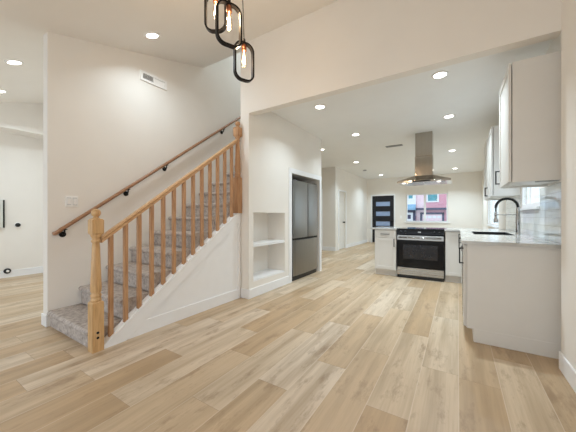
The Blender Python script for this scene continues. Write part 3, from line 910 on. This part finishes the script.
# cabinets along the right wall: their fronts face -x
XP = .044            # front plane of that run
TX = lambda p: Vector((XP + .02 - p.y, p.x, p.z))
pn = thing('cabinet_end_panel', 'white end panel with base trim closing the counter end by the right wall', 'cabinet panel', (.38, 2.98, 0))
mb = MB(); mb.box(.070, XR - .012, 2.968, 2.988, .118, .884); part_label(mb.build('panel', M['cab'], pn), 'flat end panel')  # same white as the cabinet doors
mb = MB(); mb.box(.121, XE + .06, 2.966, 2.99, 0, .122); mb.build('base_trim', M['cab'], pn, bevel=.004)
dw = thing('dishwasher', 'stainless dishwasher seen edge on between the white cabinets of the sink run', 'dishwasher', (.38, 3.6, 0))
box(XP + .03, XR - .02, 3.305, 3.895, .10, .88).build('body', M['grey'], dw)
box(XP + .12, XR - .1, 3.31, 3.89, 0, .099).build('toe_kick', M['blackp'], dw)
o = box(XP - .004, XP + .029, 3.303, 3.897, .112, .876, bev=.004).build('door', M['steel'], dw)
box(XP - .007, XP - .0035, 3.33, 3.87, .80, .85, bev=.001).build('control_strip', M['bglass'], o)
box(XP - .018, XP - .0035, 3.36, 3.84, .775, .79, bev=.004).build('handle', M['chrome'], o)
def base_x(y0, y1, label, ndoor, near=False):
    t = thing('base_cabinet', label, 'cabinet', (.4, (y0 + y1) / 2, 0))
    mb = MB(); mb.box(XP + .021, XR - .02, y0, y0 + .018, .115, .884); mb.box(XP + .021, XR - .02, y1 - .018, y1, .115, .884); mb.box(XP + .021, XR - .02, y0 + .018, y1 - .018, .115, .135); mb.box(XR - .04, XR - .02, y0 + .018, y1 - .018, .135, .884); mb.box(XP + .021, XP + .04, y0 + .018, y1 - .018, .80, .884)
    mb.build('body', M['cab'], t)
    box(XP + .075, XR - .05, y0, y1, 0, .114).build('toe_kick', M['cab'], t)
    w = (y1 - y0) / ndoor
    for k in range(ndoor):
        a, b = y0 + k * w + .003, y0 + (k + 1) * w - .003
        mb = MB(); mb.T = TX; shaker(mb, a, b, .122, .874); o = mb.build('door', M['cab'], t, bevel=.002)
        u = (b - .04) if k == 0 and not near else (a + .04)
        barpull(TX, u, .77, .15).build('handle', M['black'], o)
base_x(2.992, 3.299, 'narrow white cabinet at the counter end with a black pull, seen edge on', 1, True)
base_x(3.902, 4.915, 'white sink base cabinet with two doors under the black sink', 2)
base_x(4.92, 5.36, 'white base cabinet in the corner near the range run', 1)

# upper cabinets
UZ0, UZ1 = 1.432, 2.455
def upper(y0, y1, xf, label, ndoor, hpos):
    t = thing('upper_cabinet', label, 'cabinet', (.55, (y0 + y1) / 2, UZ0))
    mb = MB(); mb.box(xf + .026, XR - .002, y0, y1, UZ0 + .02, UZ1)
    mb.box(xf + .023, XR - .002, y0, y0 + .018, UZ0, UZ0 + .02); mb.box(xf + .023, xf + .043, y0 + .018, y1, UZ0, UZ0 + .02); mb.box(xf + .043, XR - .002, y1 - .018, y1, UZ0, UZ0 + .02)
    mb.build('body', M['cab'], t)
    T = lambda p: Vector((xf + .02 - p.y, p.x, p.z))
    w = (y1 - y0) / ndoor
    for k in range(ndoor):
        a, b = y0 + k * w + .002, y0 + (k + 1) * w - .002
        mb = MB(); mb.T = T; shaker(mb, a, b, UZ0 + .002, UZ1 - .002, .06); o = mb.build('door', M['cab'], t, bevel=.002)
        barpull(T, (b - .045) if hpos[k] else (a + .045), UZ0 + .11, .14).build('handle', M['black'], o)
    return t
u1 = upper(2.97, 3.60, .367, 'large white upper cabinet nearest on the right wall above the counter end', 1, [1])
mb = MB(); mb.box(.56, .70, 3.02, 3.10, UZ0 + .0, UZ0 + .019); mb.build('power_strip', M['grey'], u1)
upper(4.92, 6.16, .412, 'white double door upper cabinet past the sink window', 2, [1, 0])

# range hood
hd = thing('range_hood', 'stainless island range hood with square chimney hanging over the range', 'range hood', (-.565, 5.92, 1.7))
hx0, hx1, hy0, hy1 = -1.015, -.105, 5.62, 6.22
cx0, cx1, cy0, cy1 = -.715, -.405, 5.78, 6.06
mb = MB(); mb.box(cx0, cx1, cy0, cy1, 1.90, 2.30); ch = mb.build('chimney', M['hood'], hd, bevel=.004)
mb = MB(); mb.box(cx0 + .006, cx1 - .006, cy0 + .006, cy1 - .006, 2.30, KC - .0005); mb.build('chimney_upper', M['hood'], hd, bevel=.004)
zl0, zl1 = 1.785, 1.825
P = []
n = 8
for k in range(n + 1):
    t = k / n; s = t ** .75
    z = zl1 + (1.925 - zl1) * (t ** 1.05)
    a0 = hx0 + (cx0 - .01 - hx0) * t; a1 = hx1 + (cx1 + .01 - hx1) * t; b0 = hy0 + (cy0 - .01 - hy0) * t; b1 = hy1 + (cy1 + .01 - hy1) * t
    P.append([(a0, b0, z), (a1, b0, z), (a1, b1, z), (a0, b1, z)])
mb = MB(); pts = [q for r in [[(hx0, hy0, zl0), (hx1, hy0, zl0), (hx1, hy1, zl0), (hx0, hy1, zl0)]] + P for q in r]
fs = [(3, 2, 1, 0)]
m = len(pts) // 4
for k in range(m - 1):
    for q in range(4):
        a, b = k * 4 + q, k * 4 + (q + 1) % 4; fs.append((a, b, b + 4, a + 4))
fs.append(tuple(range(4 * m - 4, 4 * m)))
mb.faces(pts, fs); mb.build('canopy', M['hood'], hd)
box(-.73, -.43, hy0 - .004, hy0 + .0, zl0 + .007, zl1 - .007).build('control_panel', M['bglass'], hd)
for u in (-.36, -.31, -.26): 
    mb = MB(); mb.T = lambda p, u=u: Vector((u + p.x, hy0 - p.z, zl0 + .02 + p.y)); mb.lathe([(.012, 0), (.012, .006), (0, .0065)], (0, 0, 0), 14); mb.build('button', M['chrome'], hd)
for a, b in ((-.93, -.575), (-.555, -.20)):
    mb = MB(); mb.box(a, b, hy0 + .12, hy1 - .12, zl0 - .008, zl0 - .0005)
    for k in range(10): mb.box(a + .02 + k * .032, a + .036 + k * .032, hy0 + .14, hy1 - .14, zl0 - .011, zl0 - .008)
    mb.build('grease_filter', M['chrome'], hd)
for u in (-.90, -.30):
    o = MB().lathe([(.028, zl0 - .006), (.028, zl0 - .0005)], (u, hy0 + .065, 0), 18).build('hood_lamp', M['lenshood'], hd)

# ================================================================== PENDANT CLUSTER
DV = Vector((-math.sin(cam.rotation_euler.z), math.cos(cam.rotation_euler.z), 0)); RV = Vector((DV.y, -DV.x, 0))
def rounded(wd, ht, rad, n=7):
    P = []
    for cxx, czz, a0 in ((wd / 2 - rad, ht / 2 - rad, 0), (-wd / 2 + rad, ht / 2 - rad, PI / 2), (-wd / 2 + rad, -ht / 2 + rad, PI), (wd / 2 - rad, -ht / 2 + rad, 1.5 * PI)):
        for k in range(n): a = a0 + PI / 2 * k / (n - 1); P.append((cxx + rad * math.cos(a), czz + rad * math.sin(a)))
    return P
CAN = Vector((-1.36, 1.40, slope(1.40)))
def pendant(c, wdir, wd, ht, label, hook):
    c = Vector(c); wdir = Vector(wdir).normalized(); nrm = wdir.cross(Vector((0, 0, 1)))
    t = thing('pendant_light', label, 'pendant light', (c.x, c.y, c.z - ht / 2), 'three pendant lights of one cluster')
    mb = MB(); path = [c + wdir * u + Vector((0, 0, v)) for u, v in rounded(wd, ht, .055)]
    mb.tube(path, 0, closed=True, flat=(.0155, .006, nrm)); mb.build('frame', M['black'], t)
    top = c.z + ht / 2
    MB().lathe([(.006, top - .002), (.012, top + .006), (.010, top + .03), (.004, top + .04)], (c.x, c.y, 0), 14).build('cord_grip', M['black'], t)
    h = Vector(hook); mb = MB(); mb.tube([(c.x, c.y, top + .035), c.lerp(h, .3) + Vector((0, 0, top + .035 - c.z) ) * .7, c.lerp(h, .65) + Vector((0, 0, .02)), h], .0032, 8); mb.build('cord', M['black'], t)
    so = MB().lathe([(.010, top - .06), (.0185, top - .055), (.0185, top - .018), (.012, top - .010), (.008, top - .004)], (c.x, c.y, 0), 18).build('socket', M['copper'], t)
    zb = top - .058
    pr = [(.012, 0), (.0125, -.012), (.017, -.035), (.0225, -.06), (.0235, -.075), (.020, -.095), (.012, -.112), (.004, -.121), (0, -.123)]
    bo = MB().lathe([(r, zb + h) for r, h in pr][::-1], (c.x, c.y, 0), 20).build('bulb', M['bulb'], t)
    mb = MB()
    for k in range(4):
        a = PI / 2 * k + .4
        mb.tube([(c.x + .0035 * math.cos(a), c.y + .0035 * math.sin(a), zb - .02), (c.x + .010 * math.cos(a), c.y + .010 * math.sin(a), zb - .088)], .0022, 6)
    mb.tube([(c.x, c.y, zb), (c.x, c.y, zb - .03)], .003, 6)
    mb.build('filament', M['fil'], bo)
    pl = bpy.data.lights.new('bulb_lamp', 'POINT'); pl.energy = P_BULB; pl.color = (1.0, .74, .48); pl.shadow_soft_size = .02
    lo = bpy.data.objects.new('bulb_lamp', pl); COL.objects.link(lo); lo.parent = t; lo.location = (0, 0, zb - .06 - (c.z - ht / 2))
    return t
def cpos(px, py, D): return Vector((0, 0, 1.14)) + D * (DV + (px - 288) / 269.7 * RV + (216.3 - py) / 269.7 * Vector((0, 0, 1)))
w3 = RV * .133 + DV * .09
pendant((-1.343, 1.518, 2.285), w3, .145, .275, 'lowest black framed pendant light, hanging rightmost of the cluster', CAN + Vector((.04, .06, -.012)))
pendant((-1.285, 1.305, 2.41), w3, .165, .275, 'middle black framed pendant light in front of the other two', CAN + Vector((.05, -.04, -.02)))
pendant((-1.445, 1.336, 2.572), RV, .14, .26, 'highest black framed pendant light, leftmost of the cluster', CAN + Vector((-.06, -.02, -.03)))
mb = MB(); mb.T = lambda p: CAN + (Matrix.Rotation(TILT, 4, 'X') @ p); mb.lathe([(.11, -.03), (.12, -.024), (.12, -.0005)], (0, 0, 0), 32)
tag(mb.build('ceiling_canopy', M['black']), 'round black ceiling canopy the pendant cluster hangs from', 'ceiling canopy')

# ================================================================== OUTDOORS
struct('ground', box(-14, 14, 13.0, 40, -.5, -.4), M['conc'])
HY = 22.0
hs = thing('neighbor_house', 'pink house with white framed windows and garage seen through the far window', 'house', (-2, HY + 1, -.4))
box(-9, 1.2, HY, HY + 4, -.4, 5.0).build('wall', M['pink'], hs)
box(-3.75, -2.62, HY - .3, HY - .001, 1.15, 5.0).build('bay_wall', M['hwhite'], hs)
box(-2.60, -2.05, HY - .05, HY - .001, -.4, 5.0).build('pale_siding', M['pinkp'], hs)
def hwin(x0, x1, z0, z1, yy):
    f = .1; mb = MB(); mb.box(x0, x1, yy - .06, yy, z0, z0 + f); mb.box(x0, x1, yy - .06, yy, z1 - f, z1); mb.box(x0, x0 + f, yy - .06, yy, z0 + f, z1 - f); mb.box(x1 - f, x1, yy - .06, yy, z0 + f, z1 - f)
    w = mb.build('window', M['hwhite'], hs); box(x0 + f, x1 - f, yy - .03, yy - .0005, z0 + f, z1 - f).build('pane', M['teal'], w)
hwin(-3.2, -2.72, 2.35, 3.2, HY - .3); hwin(-1.95, -1.15, 2.15, 2.95, HY)
mb = MB().prism([(HY - .75, 1.72), (HY - .301, 2.02), (HY - .301, 1.6), (HY - .75, 1.6)], 'x', -3.8, -2.6); mb.build('porch_awning', M['bluet'], hs)
mb = MB(); mb.box(-3.55, -3.4, HY - .35, HY - .301, -.4, 1.5); mb.box(-2.8, -2.62, HY - .35, HY - .301, -.4, 1.5); mb.box(-3.55, -2.62, HY - .35, HY - .301, 1.42, 1.6); mb.build('porch_frame', M['slate'], hs)
box(-3.4, -2.8, HY - .29, HY - .0005, -.4, 1.14).build('porch_base', M['slate'], hs)
dd = box(-3.4, -2.8, HY - .33, HY - .301, -.4, 1.42).build('house_door', M['hwhite'], hs); box(-3.25, -2.95, HY - .34, HY - .331, .95, 1.25).build('door_pane', M['slate'], dd)
box(-2.6, .5, HY - .35, HY - .051, 1.6, 1.74).build('eave_band', M['slate'], hs)
mb = MB(); mb.box(-2.35, -2.2, HY - .12, HY - .051, -.4, 1.4); mb.box(-.95, -.82, HY - .12, HY - .001, -.4, 1.4); mb.box(-2.35, -.82, HY - .12, HY - .051, 1.28, 1.42); mb.build('garage_frame', M['slate'], hs)
g = box(-2.2, -.95, HY - .08, HY - .051, -.4, 1.28).build('garage_door', M['pinkp'], hs)
for k in range(4): box(-2.15 + k * .3, -1.9 + k * .3, HY - .09, HY - .081, 1.0, 1.18).build('door_pane', M['hwhite'], g)
